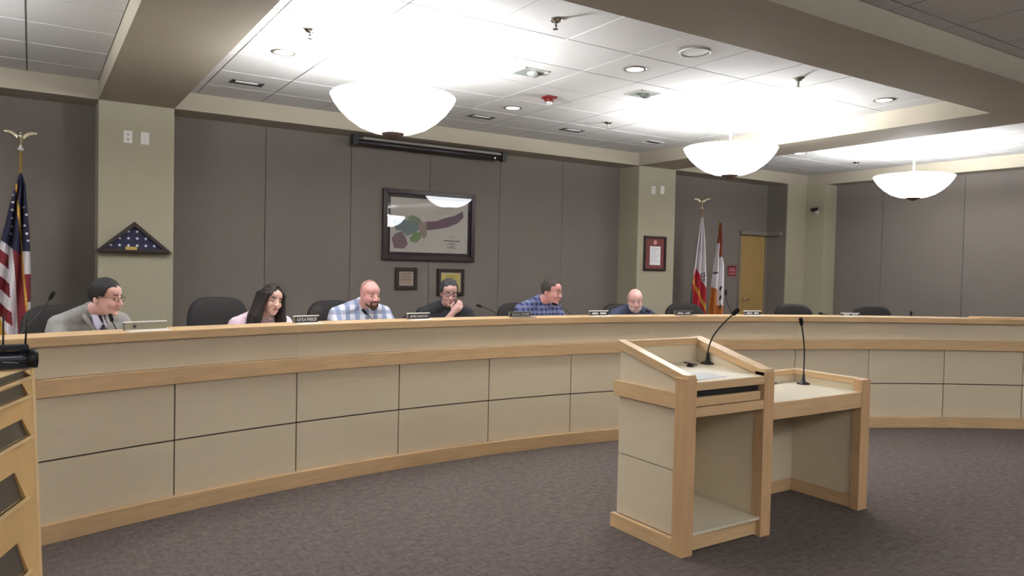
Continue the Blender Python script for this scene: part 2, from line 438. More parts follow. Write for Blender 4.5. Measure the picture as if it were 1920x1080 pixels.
# ------------------------------------------------------------------ microphones
def curve_pts(a, b, c, d, n=14):
    out = []
    for i in range(n + 1):
        t = i / n; out.append(a * (1 - t) ** 3 + 3 * b * t * (1 - t) ** 2 + 3 * c * t * t * (1 - t) + d * t ** 3)
    return out
def gooseneck(base, tip, label, bend=(0, 0, 1), ed=None, r=.0045, hr=.013, group=None, foot='round'):
    base, tip = Vector(base), Vector(tip)
    o = empty('gooseneck_microphone', base, label, 'microphone', group=group)
    d = tip - base
    if foot == 'round':
        MB().lathe([(.045, 0), (.045, .006), (.03, .012), (.014, .018), (.010, .045), (.008, .07)], n=24).build('foot', M_black, parent=o, smooth=True)
    else:
        MB().lathe([(.03, 0), (.03, .01), (.011, .018), (.009, .04)], n=20).build('foot', M_black, parent=o, smooth=True)
    ed = Vector(ed).normalized() if ed else d.normalized()
    pts = curve_pts(Vector((0, 0, .04)), Vector((0, 0, .04 + d.length * .35)), d - ed * d.length * .45, d)
    MB().tube(pts, r, 8).build('stem', M_black, parent=o, smooth=True)
    b = MB(); p = d
    b.cap(p - ed * .004, p + ed * .03, hr, hr * 1.1, sub=2)
    b.build('foam_head', M_foam, parent=o, smooth=True)
    return o
gooseneck((3.70, 3.37, .9963), (3.825, 3.27, 1.330), 'tall black gooseneck microphone on the lectern writing top, bent to the right', ed=(.75, -.1, .55), r=.005, hr=.0155)
gooseneck((4.645, 3.33, .807), (4.560, 3.30, 1.245), 'upright black gooseneck microphone on the lower side table', ed=(-.3, 0, 1), r=.005, hr=.013)

def mic(a, r0, tipa, tipr, z, label, ed=None):
    return gooseneck(pol(a, r0, .916), pol(tipa, tipr, z), label, ed=ed, foot='small', hr=.012, r=.004, group='dais gooseneck microphones')
mic(-19.2, 10.30, -17.9, 10.30, 1.35, 'black gooseneck microphone rising behind the ledge beside the flag', ed=(.5, -.1, 1))
mic(-15.3, 10.15, -15.9, 10.32, 1.20, 'black microphone in front of the tie of the man in the grey jacket', ed=(-.3, .3, 1))
mic(-4.6, 10.15, -5.35, 10.30, 1.195, 'black microphone in front of the light blue plaid shirt', ed=(-.5, .3, .6))
mic(2.35, 10.28, .85, 10.30, 1.235, 'black microphone arching left beyond the man in the black shirt', ed=(-1, 0, .25))
mic(6.2, 10.14, 5.45, 10.32, 1.243, 'black microphone at the chin of the man in dark blue plaid', ed=(-1, .2, .3))
mic(13.2, 10.28, 11.35, 10.30, 1.172, 'low black microphone bending towards the bald man', ed=(-1, 0, .3))
mic(17.3, 10.30, 16.5, 10.32, 1.36, 'black gooseneck microphone standing tall near the door', ed=(-.1, 0, 1))
mic(24.6, 10.28, 22.9, 10.30, 1.158, 'black microphone tip showing right of the second chair from the right', ed=(-1, .3, .1))
mic(28.8, 10.30, 28.75, 10.30, 1.158, 'black microphone tip showing right of the rightmost chair', ed=(0, 0, 1))

# small things on the lectern
o = empty('clip_stand', (3.50, 3.33, .996), 'small black clip gadget lying on the lectern top behind the left rail', 'gadget')
MB().box(-.05, .05, -.01, .012, .012, .02, Matrix.Rotation(.2, 4, 'Y')).build('arm', M_black, parent=o)
MB().lathe([(.022, -.006), (.022, .006), (.01, .016)], n=20).build('foot', M_black, parent=o, smooth=True)
b = MB(); b.box(-.13, .13, -.09, .09, 0, .002)
o = b.build('paper_sheet', M_paper, loc=(3.30, 3.06, .9835)); o.rotation_euler = (0.0405, 0, .1)
prop(o, 'white paper sheet on the lectern writing top', 'paper')
b = MB(); b.tube([(-.09, 0, 0), (.08, .01, 0)], .004, 8)
o = b.build('pen', mat('pen_blue', (60, 66, 120), .4), loc=(4.40, 3.42, .811), smooth=True)
prop(o, 'dark blue pen on the back of the side table', 'pen')

# ------------------------------------------------------------------ pendant bowls and ceiling fixtures
def pendant(x, y, label, pw=1.0):
    zr = 2.838
    o = empty('pendant_lamp', (x, y, ZC), label, 'pendant lamp', group='glass bowl pendants')
    prof = [(.0, -.268), (.07, -.268), (.16, -.256), (.25, -.222), (.33, -.168), (.395, -.105), (.44, -.045), (.4625, 0)]
    inner = [(r * .985, z + .006) for r, z in prof[::-1]]
    b = MB(); b.lathe([(max(r, .001), z) for r, z in prof + inner], (0, 0, zr - ZC), n=64, cap0=False, cap1=False)
    b.build('glass_bowl', M_bowl, parent=o, smooth=True)
    MB().lathe([(.028, -.300), (.05, -.285), (.082, -.275), (.086, -.262), (.0855, -.258)], (0, 0, zr - ZC), n=32).build('bottom_cap', M_bronze, parent=o, smooth=True)
    MB().tube([(0, 0, -.29 + zr - ZC), (0, 0, -.02)], .011, 12).build('stem', M_white, parent=o, smooth=True)
    MB().lathe([(.075, -.001), (.07, -.02), (.03, -.03), (.012, -.04)], n=32).build('canopy', M_white, parent=o, smooth=True)
    for k in range(3):
        a = k * 2 * PI / 3
        MB().tube([(0, 0, zr - ZC + .07), (.455 * math.cos(a), .455 * math.sin(a), zr - ZC - .004)], .004, 6).build('arm', M_white, parent=o, smooth=True)
    ld = bpy.data.lights.new('pendant_bulb', 'POINT'); ld.energy = LAMP_W * pw; ld.shadow_soft_size = .10; ld.color = (.93, .965, 1.0)
    lo = bpy.data.objects.new('bulb', ld); COL.objects.link(lo); lo.parent = o; lo.location = (0, 0, zr - ZC - .05)
    return o
pendant(2.27, 5.20, 'large lit white glass bowl pendant over the left half of the dais')
pendant(5.95, 5.20, 'lit white glass bowl pendant in the middle of the room before the centre column')
pendant(9.33, 5.20, 'lit white glass bowl pendant farthest right near the grey side wall')
for x, y in ((-1.6, 5.20), (1.30, -1.9), (4.70, -1.9), (7.88, -1.9), (-2.0, -1.9)):  # unseen pendants added out of view, stronger, to brighten front-facing surfaces
    pendant(x, y, 'unseen lit white glass bowl pendant added to brighten front-facing surfaces', 1.5)

def rtube(r0, r1, z, n=40): return [(r0, z), (r1, z)]
def downlight(x, y, label):
    o = empty('recessed_downlight', (x, y, ZC), label, 'downlight', group='round recessed downlights')
    MB().lathe([(.068, -.002), (.07, -.007), (.092, -.006), (.095, -.001), (.095, .0)], n=40, cap0=False, cap1=False).build('trim_ring', M_grey, parent=o, smooth=True)
    MB().lathe([(.001, -.0045), (.069, -.004), (.0695, -.001)], n=40, cap1=False).build('lens', M_lens, parent=o)
    ld = bpy.data.lights.new('can', 'SPOT'); ld.energy = CAN_W * 6; ld.spot_size = 1.9; ld.spot_blend = .8; ld.shadow_soft_size = .06; ld.color = (1, .97, .93)
    lo = bpy.data.objects.new('lamp', ld); COL.objects.link(lo); lo.parent = o; lo.location = (0, 0, -.012)
for x, y, t in ((4.10, 4.59, 'lit round downlight nearest the large beam, left of the ceiling speaker'), (4.125, 6.45, 'lit round downlight beside the red fire strobe'),
                (6.63, 4.00, 'lit round downlight in the corner where the two beams meet'), (8.73, 6.43, 'lit round downlight in the far right ceiling bay'),
                (1.644, 5.865, 'round downlight in the glare above the largest pendant')):
    downlight(x, y, t)

o = empty('ceiling_speaker', (4.124, 3.966, ZC), 'round white ceiling speaker next to the large beam', 'speaker')
MB().lathe([(.118, -.001), (.118, -.009), (.108, -.013), (.105, -.008)], n=48, cap0=False, cap1=False).build('rim', M_white, parent=o, smooth=True)
MB().lathe([(.001, -.011), (.06, -.010), (.1055, -.006)], n=48, cap1=False).build('grille', mat('speaker_grille', (205, 202, 198), .7, bump=.6, nscale=500), parent=o, smooth=True)

def sprinkler(x, y, label):
    o = empty('fire_sprinkler', (x, y, ZC), label, 'sprinkler', group='chrome sprinkler heads')
    MB().lathe([(.045, -.001), (.043, -.006), (.026, -.02), (.014, -.022)], n=28).build('escutcheon', M_chrome, parent=o, smooth=True)
    b = MB(); b.lathe([(.011, -.02), (.011, -.04), (.006, -.045), (.006, -.06)], n=14)
    for s in (-1, 1): b.tube([(s * .008, 0, -.035), (s * .016, 0, -.048), (0, 0, -.064)], .0025, 6)
    b.build('frame', M_chrome, parent=o, smooth=True)
    MB().lathe([(.018, -.066), (.018, -.063), (.004, -.061)], n=16).build('deflector', M_chrome, parent=o)
for x, y, t in ((2.871, 3.993, 'chrome sprinkler head nearest the camera, left of the beam'), (5.355, 6.415, 'chrome sprinkler head beyond the red fire strobe'),
                (5.366, 3.989, 'chrome sprinkler head between the speaker and the corner downlight'), (10.025, 6.436, 'chrome sprinkler head in the far right ceiling bay'),
                (1.63, 5.18, 'sprinkler head lost in the glare at upper left')):
    sprinkler(x, y, t)

def slot(x, y, label, open_side=False, w=.28):
    o = empty('rectangular_aperture_light', (x, y, ZC), label, 'ceiling light', group='unlit rectangular aperture lights')
    h = .07
    b = MB()
    for q in ((-w / 2, w / 2, -h, -h + .01), (-w / 2, w / 2, h - .01, h), (-w / 2, -w / 2 + .012, -h, h), (w / 2 - .012, w / 2, -h, h)): b.box(q[0], q[1], q[2], q[3], -.006, 0)
    b.build('frame', M_white if open_side else M_dark, parent=o)
    MB().box(-w / 2 + .012, w / 2 - .012, -h + .01, h - .01, -.002, 0).build('recess_shade', M_dark, parent=o)  # flat dark plate paints the shade of an opening that is not cut
    if not open_side:
        MB().prism([(-h + .012, -.003), (h * .35, -.003), (-h + .012, -.012)], 0, -w / 2 + .03, w / 2 - .055).build('reflector', M_white, parent=o)
slot(1.653, 7.08, 'rectangular aperture light at far left near the left beam')
slot(4.105, 7.05, 'rectangular aperture light between the largest pendant and the red strobe')
slot(5.339, 7.05, 'rectangular aperture light above the right end of the back wall')
slot(6.630, 7.05, 'dark rectangular aperture beside the centre column soffit', open_side=True)
def washer(x, y, label):
    o = empty('square_accent_light', (x, y, ZC), label, 'ceiling light', group='square accent lights')
    w = .12; b = MB()
    for q in ((-w, w, -w, -w + .012), (-w, w, w - .012, w), (-w, -w + .012, -w, w), (w - .012, w, -w, w)): b.box(*q, -.006, 0)
    b.build('frame', M_white, parent=o)
    MB().box(-w + .012, w - .012, -w + .012, w - .012, -.003, 0).build('reflector', mat('reflector', (150, 156, 150), .3), parent=o)
    b = MB(); b.lathe([(.02, -.030), (.05, -.015), (.060, -.004)], (.02, 0, 0), n=24, M=Matrix.Rotation(.5, 4, 'Y'), cap1=False); b.build('cone', mat('cone', (140, 144, 140), .4), parent=o, smooth=True)
washer(3.484, 5.19, 'square accent light with a white cone right of the largest pendant glare')
washer(4.737, 5.19, 'square accent light with a white cone between the middle pendant and the red strobe')
o = empty('fire_strobe', (4.125, 5.81, ZC), 'red ceiling fire alarm strobe with a clear lens', 'alarm')
MB().box(-.055, .055, -.055, .055, -.022, 0).build('back_plate', M_red, parent=o, bevel=.004)
MB().lathe([(.05, -.02), (.045, -.045), (.03, -.05)], n=24).build('body', M_red, parent=o, smooth=True)
MB().lathe([(.028, -.049), (.028, -.065), (.018, -.078), (.004, -.082)], n=20).build('lens', M_white, parent=o, smooth=True)

# projection screen housing on the soffit edge
o = empty('projector_screen', (4.04, 8.06, 2.965), 'long dark roll-up projector screen housing on the back soffit', 'projector screen')
MB().tube([(-.96, 0, 0), (.96, 0, 0)], .034, 20).build('roller_case', mat('case_dark', (38, 34, 34), .4), parent=o, smooth=True)
MB().box(-.90, .93, -.05, -.028, .028, .055).build('top_channel', M_grey, parent=o)
for s in (-1, 1): MB().box(s * .985 - .03, s * .985 + .03, -.04, .04, -.04, .078).build('end_bracket', M_black, parent=o)
MB().lathe([(.011, -.01), (.011, .01)], (.84, -.034, -.012), n=12, M=Matrix.Rotation(PI / 2, 4, 'X')).build('screw', M_chrome, parent=o)

# ------------------------------------------------------------------ things on the walls
def frame_box(o, w, h, bw, d, m, name='frame'):
    b = MB()
    b.prism([(-w / 2, -h / 2), (w / 2, -h / 2), (w / 2 - bw, -h / 2 + bw), (-w / 2 + bw, -h / 2 + bw)], 1, 0, -d)
    b.prism([(-w / 2, h / 2), (-w / 2 + bw, h / 2 - bw), (w / 2 - bw, h / 2 - bw), (w / 2, h / 2)], 1, 0, -d)
    b.prism([(-w / 2, -h / 2), (-w / 2 + bw, -h / 2 + bw), (-w / 2 + bw, h / 2 - bw), (-w / 2, h / 2)], 1, 0, -d)
    b.prism([(w / 2, -h / 2), (w / 2, h / 2), (w / 2 - bw, h / 2 - bw), (w / 2 - bw, -h / 2 + bw)], 1, 0, -d)
    return b.build(name, m, parent=o, bevel=.004)
def poly(o, name, pts, m, y0, y1):
    b = MB(); b.prism(pts, 1, y0, y1); return b.build(name, m, parent=o)
o = empty('framed_map', (4.10, YB, 2.07), 'large dark framed coloured map behind glass on the back wall', 'picture')
frame_box(o, 1.245, .845, .055, .04, M_dframe)
MB().box(-.57, .57, -.012, -.004, -.37, .37).build('mat_board', mat('mat_dark', (52, 42, 48), .8), parent=o)
W, H = .5235, .325
MB().box(-W, W, -.016, -.011, -H, H).build('map_sheet', mat('map_paper', (186, 180, 172), .8, noise=.04, nscale=6), parent=o)
def mp(px, py):  # sheet coordinates 0..1
    return (-W + 2 * W * px, H - 2 * H * py)
reg = [('map_region', (128, 104, 112), [(.02, .75), (.07, .66), (.14, .62), (.19, .72), (.22, .85), (.17, .94), (.05, .93)]),
       ('map_region', (118, 130, 130), [(.02, .42), (.12, .38), (.24, .42), (.34, .45), (.36, .58), (.28, .66), (.20, .70), (.14, .61), (.07, .60)]),
       ('map_region', (128, 140, 112), [(.20, .36), (.28, .31), (.36, .36), (.40, .44), (.34, .45), (.24, .42)]),
       ('map_region', (118, 138, 92), [(.24, .74), (.30, .63), (.37, .62), (.39, .72), (.33, .82), (.25, .80)]),
       ('map_region', (150, 132, 122), [(.34, .45), (.45, .42), (.46, .56), (.46, .68), (.42, .74), (.38, .66), (.36, .58)]),
       ('map_region', (118, 96, 108), [(.45, .42), (.58, .40), (.70, .33), (.82, .28), (.93, .18), (.94, .30), (.86, .42), (.74, .50), (.60, .55), (.46, .58)])]
for i, (nm, c, pts) in enumerate(reg):
    poly(o, nm, [mp(*p) for p in pts], mat('map_colour_%d' % i, c, .8, noise=.08, nscale=14), -.0175, -.0155)
def text(o, s, size, loc, m, name='lettering', rot=(PI / 2, 0, 0), ext=.0006, align='CENTER'):
    c = bpy.data.curves.new('t', 'FONT'); c.body = s; c.size = size; c.extrude = ext; c.align_x = align; c.align_y = 'CENTER'
    t = bpy.data.objects.new('t', c); COL.objects.link(t)
    dg = bpy.context.evaluated_depsgraph_get(); me = bpy.data.meshes.new_from_object(t.evaluated_get(dg))
    bpy.data.objects.remove(t)
    q = bpy.data.objects.new(name, me); me.materials.clear(); me.materials.append(m); COL.objects.link(q)
    q.parent = o; q.location = loc; q.rotation_euler = rot; return q
M_ink = mat('map_ink', (70, 66, 62), .8)
b = MB()
cx, cz = mp(.79, .76)
for dz, w, h in ((0, .115, .009), (-.03, .05, .004), (-.047, .075, .004), (-.07, .02, .006), (-.085, .06, .005), (.045, .035, .003)):
    n = max(3, int(w / .008))
    for k in range(n):
        x = cx - w + (k + .1) * 2 * w / n; b.box(x, x + 1.5 * w / n, -.0176, -.0158, cz + dz - h, cz + dz + h * random.uniform(.4, 1))
b.build('map_title', M_ink, parent=o)
MB().box(-.566, .566, -.034, -.031, -.366, .366).build('glass_pane', M_glass, parent=o)

def small_frame(x, z, w, h, label, inner, lines, border):
    o = empty('framed_plaque', (x, YB, z), label, 'plaque')
    frame_box(o, w, h, border, .03, M_dframe)
    MB().box(-w / 2 + border * .9, w / 2 - border * .9, -.012, -.004, -h / 2 + border * .9, h / 2 - border * .9).build('mat_board', mat('plaque_mat', (150, 140, 130), .7), parent=o)
    MB().box(-w / 2 + border * 1.5, w / 2 - border * 1.5, -.016, -.011, -h / 2 + border * 1.5, h / 2 - border * 1.5).build('plate', inner, parent=o)
    b = MB()
    for k in range(lines):
        zz = h * .22 - k * h * .42 / lines; ww = w * .22 * (1 - .25 * (k % 2)); b.box(-ww, ww, -.0172, -.0155, zz, zz + .005)
    b.build('engraving', M_ink, parent=o)
small_frame(3.795, 1.43, .285, .265, 'small square dark framed plaque below the left of the large map', mat('plaque_tan', (142, 122, 104), .6), 3, .045)
small_frame(4.40, 1.39, .375, .33, 'dark framed gold certificate plaque behind the head of the man in black', mat('plaque_gold', (176, 158, 84), .5), 5, .04)

o = empty('framed_certificate', (7.455, 7.84, 1.83), 'dark framed certificate with burgundy mat on the centre column', 'picture')
frame_box(o, .42, .49, .03, .03, M_dframe)
MB().box(-.185, .185, -.012, -.004, -.22, .22).build('mat_board', mat('burgundy', (112, 56, 56), .8), parent=o)
MB().box(-.095, .105, -.016, -.011, -.165, .10).build('sheet', M_paper, parent=o)
MB().lathe([(.032, -.016), (.032, -.011)], (.0, 0, .0), n=24, M=Matrix.Translation((0, 0, .155)) @ Matrix.Rotation(PI / 2, 4, 'X') @ Matrix.Translation((0, 0, .029))).build('seal', mat('seal', (196, 150, 140), .6), parent=o)
b = MB()
for k in range(7): b.box(-.07, .08 - .03 * (k % 3), -.0168, -.0155, .07 - k * .03, .074 - k * .03)
b.build('print', mat('print_grey', (150, 150, 150), .8), parent=o)

# triangular folded flag case
o = empty('flag_case', (.815, 7.84, 1.655), 'triangular dark wood case with a folded starred blue flag on the left column', 'flag case')
w, h = .325, .285
b = MB()
tri = [(-w, 0), (w, 0), (0, h)]; q = [(-w + .085, .035), (w - .085, .035), (0, h - .045)]
for i in range(3):
    j = (i + 1) % 3; b.prism([tri[i], tri[j], q[j], q[i]], 1, 0, -.085)
b.build('case', M_dframe, parent=o, bevel=.003)
b = MB(); b.prism(q, 1, -.01, -.055); b.build('folded_flag', mat('flag_navy', (36, 36, 66), .8), parent=o)
def star2(cx, cz, r):
    return [(cx + (r if k % 2 == 0 else r * .42) * math.sin(k * PI / 5), cz + (r if k % 2 == 0 else r * .42) * math.cos(k * PI / 5)) for k in range(10)]
b = MB()
for row, (n_, z) in enumerate(((2, .195), (4, .130), (6, .064))):
    for k in range(n_): MB().prism(star2((k - (n_ - 1) / 2) * .073 - .012, z, .017), 1, -.0575, -.0545).build('star', mat('star_white', (215, 212, 225), .7), parent=o)
MB().box(-.075, .02, -.088, -.056, .022, .052).build('brass_plate', M_gold, parent=o)

def outlet(x, z, label, recept):
    o = empty('wall_plate', (x, 7.84, z), label, 'wall plate')
    MB().box(-.036, .036, -.007, 0, -.057, .057).build('plate', M_white, parent=o, bevel=.002)
    if recept:
        for s in (-1, 1):
            MB().lathe([(.016, 0), (.016, .003)], (0, -.007, s * .024), n=20, M=Matrix.Rotation(PI / 2, 4, 'X')).build('receptacle', mat('recept', (178, 174, 170), .5), parent=o)
    else:
        MB().box(-.004, .004, -.009, -.006, -.004, .004).build('screw', M_chrome, parent=o)
outlet(.762, 2.73, 'white duplex outlet high on the left column', True)
outlet(.905, 2.73, 'blank white wall plate high on the left column', False)
outlet(7.405, 2.722, 'white duplex outlet high on the centre column', True)
outlet(7.575, 2.735, 'blank white wall plate high on the centre column', False)

o = empty('wall_sign', (9.55, YB, 1.605), 'small maroon sign with white text beside the door', 'sign')
MB().box(-.10, .10, -.008, 0, -.085, .085).build('plate', mat('maroon', (128, 42, 50), .5), parent=o)
b = MB()
for zz, ww in ((.03, .06), (.0, .07), (-.045, .075)):
    b.box(-ww, ww, -.0095, -.0075, zz, zz + .008)
b.build('print', mat('sign_print', (214, 180, 180), .6), parent=o)

o = empty('wall_camera', (10.85, 7.62, 2.62), 'small black camera on a bracket high on the corner column', 'camera')
MB().box(-.012, 0, -.03, .03, -.05, .03).build('bracket', M_white, parent=o)
MB().tube([(-.01, 0, -.02), (-.06, 0, -.02), (-.06, 0, .02)], .006, 8).build('arm', M_white, parent=o, smooth=True)
b = MB(); b.box(-.12, -.03, -.045, .045, .015, .065, Matrix.Rotation(-.25, 4, 'Y')); b.build('housing', M_black, parent=o, bevel=.006)
MB().lathe([(.018, 0), (.018, .02), (.014, .022)], (-.125, 0, .012), n=16, M=Matrix.Rotation(-PI / 2, 4, 'Y')).build('lens', M_black, parent=o, smooth=True)

# ------------------------------------------------------------------ flags
FM = {'blue': mat('flag_blue', (34, 34, 62), .85), 'red': mat('flag_red', (120, 34, 42), .85), 'white': mat('flag_white', (214, 208, 212), .85),
      'gold': mat('flag_fringe', (196, 150, 60), .8), 'crimson': mat('flag_crimson', (168, 34, 50), .85), 'orange': mat('flag_orange', (176, 104, 44), .85),
      'rust': mat('flag_rust', (132, 62, 36), .85), 'ink': mat('flag_ink', (66, 62, 66), .85), 'green': mat('flag_green', (44, 58, 50), .85)}
def flag(x, y, s, zref, pxref, pyref, left, right, ytop, ybot, colour, label, name, rz, pleats=3.2, amp=.035, seed=0, poletop=None, finial='eagle', step=2.0):
    """draped cloth: left/right outline tables in flag-design units (s metres each), colour(u, v) gives the woven design"""
    o = empty(name, (x, y, .15), label, 'flag', rz=rz)
    keys = ['blue', 'red', 'white', 'gold', 'crimson', 'orange', 'rust', 'ink', 'green']
    def ev(tab, v):
        for (v0, a), (v1, c) in zip(tab, tab[1:]):
            if v <= v1: return a + (c - a) * max(0, (v - v0)) / (v1 - v0)
        return tab[-1][1]
    bm = bmesh.new(); nu = 72; nv = int((ybot - ytop) / .9)
    grid = []
    for j in range(nv + 1):
        v = ytop + (ybot - ytop) * j / nv; a, c = ev(left, v), ev(right, v); row = []
        for i in range(nu + 1):
            t = i / nu; u = a + (c - a) * t
            wdt = (c - a) * s
            d = math.sin(t * PI * 2 * pleats + seed + .004 * v) * min(amp, wdt * .28) + math.sin(t * PI * 5.3 + 1 + seed) * min(amp, wdt * .28) * .3 - .055
            row.append((bm.verts.new(((u - pxref) * s, d, zref - (v - pyref) * s * .985 - .15)), u, v))
        grid.append(row)
    for j in range(nv):
        for i in range(nu):
            f = bm.faces.new((grid[j][i][0], grid[j][i + 1][0], grid[j + 1][i + 1][0], grid[j + 1][i][0]))
            f.material_index = keys.index(colour((grid[j][i][1] + grid[j][i + 1][1]) / 2, grid[j][i][2] + .4)); f.smooth = True
    me = bpy.data.meshes.new('cloth'); bm.to_mesh(me); bm.free()
    for k in keys: me.materials.append(FM[k])
    c = bpy.data.objects.new('cloth', me); COL.objects.link(c); c.parent = o
    md = c.modifiers.new('thick', 'SOLIDIFY'); md.thickness = .003
    pt = poletop - .15
    MB().tube([(0, 0, .05), (0, 0, pt)], .0125, 14).build('pole', M_brass, parent=o, smooth=True)
    MB().lathe([(.16, 0), (.16, .02), (.12, .04), (.03, .06), (.022, .12)], n=32).build('floor_stand', M_gold, parent=o, smooth=True)
    if finial == 'eagle':
        b = MB(); b.cap((0, 0, pt + .06), (0, -.01, pt + .12), .016, .02); b.ell((0, -.025, pt + .145), (.013, .02, .013)); 
        for sgn in (-1, 1):
            for k in range(7):
                t = k / 6; b.ell((sgn * (.02 + .085 * t), 0, pt + .115 + .04 * t + .012 * math.sin(t * PI)), (.017, .006, .024 - .008 * t), sub=2)
        b.build('eagle_finial', mat('finial_gold', (206, 196, 168), .25, metal=.8), parent=o, remesh=.004, fsm=2)
        MB().lathe([(.010, pt), (.024, pt + .012), (.024, pt + .02), (.010, pt + .03), (.008, pt + .065)], n=20).build('finial_collar', M_silver, parent=o, smooth=True)
    return o
US = [(28, 366), (27.5, 380), (27, 394), (26, 409), (25.5, 424), (24, 438), (44, 388), (48.5, 402), (46, 422), (49, 437), (51, 450)]
def us_col(u, v):
    g = 32.5 + (v - 345) * .072
    for (a, c) in US:
        if (u - a) ** 2 + (v - c) ** 2 < 4.2: return 'white'
    if abs(u - g) < 1.5 and v > 343: return 'gold'
    if u > g:
        if v < 470: return 'blue'
        return 'white' if v < 512 else ('red' if v < 565 else 'white')
    if v < 452 + (u - 12) * .9: return 'blue'
    if u > 28 + (v - 460) * .05: return 'red'
    if u > 20 + (v - 460) * .045: return 'white'
    if v > 575 and u < (v - 575) * .35 + 2: return 'gold'
    return 'white' if int((v - u * 1.0 - 433) // 25) % 2 == 0 else 'red'
flag(-.072, 7.62, .00460, 2.545, 39, 270, [(325, 38), (345, 32), (380, 24), (440, 12), (510, 0), (620, -14), (700, -18)], [(325, 41), (345, 46), (400, 50), (440, 53), (520, 55), (620, 54), (700, 52)],
     325, 700, us_col, 'draped stars and stripes flag with gold fringe and eagle finial at far left', 'flag_on_pole', 0, pleats=2.6, poletop=2.49, seed=.8)
def ca_col(u, v):
    if 1317 < u < 1326 and 512 < v < 530 and math.sin(u * 1.3) + math.sin(v * .9 + u) > .1: return 'ink'
    if abs(v - (528 + (u - 1304) * 2.1)) < 6 and u > 1303: return 'gold'
    if u < 1303.5 and v > 545: return 'green'
    if v > 505 + max(0, u - 1311) * 2.1 + max(0, 1308 - u) * 5: return 'crimson'
    return 'white'
S2 = .00803
flag(8.49, 7.93, S2, 2.572, 1319, 386, [(408, 1317), (450, 1311), (520, 1304), (590, 1299), (660, 1298)], [(408, 1320), (450, 1324), (520, 1328.5), (590, 1330), (660, 1330)],
     408, 660, ca_col, 'draped white flag with crimson lower edge beside the centre column', 'flag_on_pole', -.6, pleats=2.2, poletop=2.52, seed=2.0)
def co_col(u, v):
    if v < 458: return 'rust'
    if u > 1352.5 and v < 484: return 'rust'
    if abs(v - (516 + abs(u - 1344) * -.45)) < 1.6 and 1337 < u < 1350: return 'ink'
    if u < 1350 and v > 541 + (u - 1336) * .4: return 'orange'
    if u > 1352 and v > 540 and math.sin(u * .9) + math.sin(v * .35 + u * .5) > .9: return 'ink'
    if v > 578: return 'orange'
    return 'white'
flag(8.88, 7.93, S2, 2.36, 1352, 415, [(418, 1351), (458, 1346.5), (500, 1341), (545, 1337), (590, 1334), (640, 1334)], [(418, 1354), (458, 1356.5), (482, 1357), (500, 1361), (545, 1362), (590, 1362), (640, 1361)],
     418, 640, co_col, 'draped rust, white and orange flag standing nearest the door', 'flag_on_pole', -.6, pleats=2.0, poletop=2.37, seed=4.0, finial='')

# ------------------------------------------------------------------ chairs
def chair(a, r, ztop, w, label, rz_off=0):
    p = pol(a, r, .15)
    o = empty('swivel_chair', p, label, 'chair', rz=-math.radians(a) + rz_off, group='dark swivel chairs behind the dais')
    hb = .60; zt = ztop - .15
    M = Matrix.Translation((0, .23, zt - hb / 2)) @ Matrix.Rotation(-.12, 4, 'X')
    MB().pad(w, hb, .10, M, e=3.4, bend=.03).build('backrest', M_chair, parent=o, smooth=True)
    M = Matrix.Translation((0, 0, .42)) @ Matrix.Rotation(PI / 2, 4, 'X')
    MB().pad(.52, .50, .10, M, e=3.6).build('seat', M_chair, parent=o, smooth=True)
    MB().box(-.03, .03, .20, .24, .40, zt - hb + .2).build('back_bar', M_black, parent=o)
    MB().lathe([(.03, .09), (.03, .25), (.022, .25), (.022, .36), (.09, .36), (.09, .38)], n=18).build('gas_column', M_black, parent=o, smooth=True)
    for s in (-1, 1):
        b = MB(); b.tube([(s * .25, .12, .46), (s * .29, .12, .50), (s * .29, .12, .64), (s * .29, .08, .66), (s * .29, -.12, .66)], .016, 8)
        b.build('armrest', M_black, parent=o, smooth=True)
    for k in range(5):
        t = k * 2 * PI / 5 + .3; c, s_ = math.cos(t), math.sin(t)
        lg = MB().tube([(0, 0, .10), (.17 * c, .17 * s_, .09), (.28 * c, .28 * s_, .07)], [.025, .02, .016], 8).build('base_leg', M_black, parent=o, smooth=True)
        MB().lathe([(.026, -.02), (.026, .02)], (.29 * c, .29 * s_, .027), n=14, M=Matrix.Rotation(t, 4, 'Z') @ Matrix.Rotation(PI / 2, 4, 'Y')).build('caster', M_black, parent=lg, smooth=True)
    return o
chair(ang(.21, 6.20), 11.02, 1.252, .50, 'dark swivel chair behind the man in the grey jacket')
chair(ang(1.37, 6.42), 11.05, 1.292, .52, 'dark swivel chair left of the dark-haired woman, its back the tallest')
chair(ang(2.40, 6.53), 11.06, 1.250, .52, 'dark swivel chair behind the man in light blue plaid')
chair(ang(3.33, 6.60), 11.08, 1.12, .50, 'dark swivel chair hidden behind the man in the black shirt')
chair(ang(4.40, 6.50), 11.05, 1.212, .50, 'dark swivel chair behind the man in dark blue plaid')
chair(ang(5.66, 6.31), 11.05, 1.200, .52, 'dark swivel chair behind the bald man')
chair(ang(6.46, 6.11), 11.05, 1.212, .53, 'empty dark swivel chair between the bald man and the flags')
chair(ang(7.78, 5.61), 11.05, 1.220, .52, 'empty dark swivel chair in front of the corner column')
chair(ang(8.67, 5.16), 11.05, 1.226, .52, 'empty dark swivel chair farthest right')

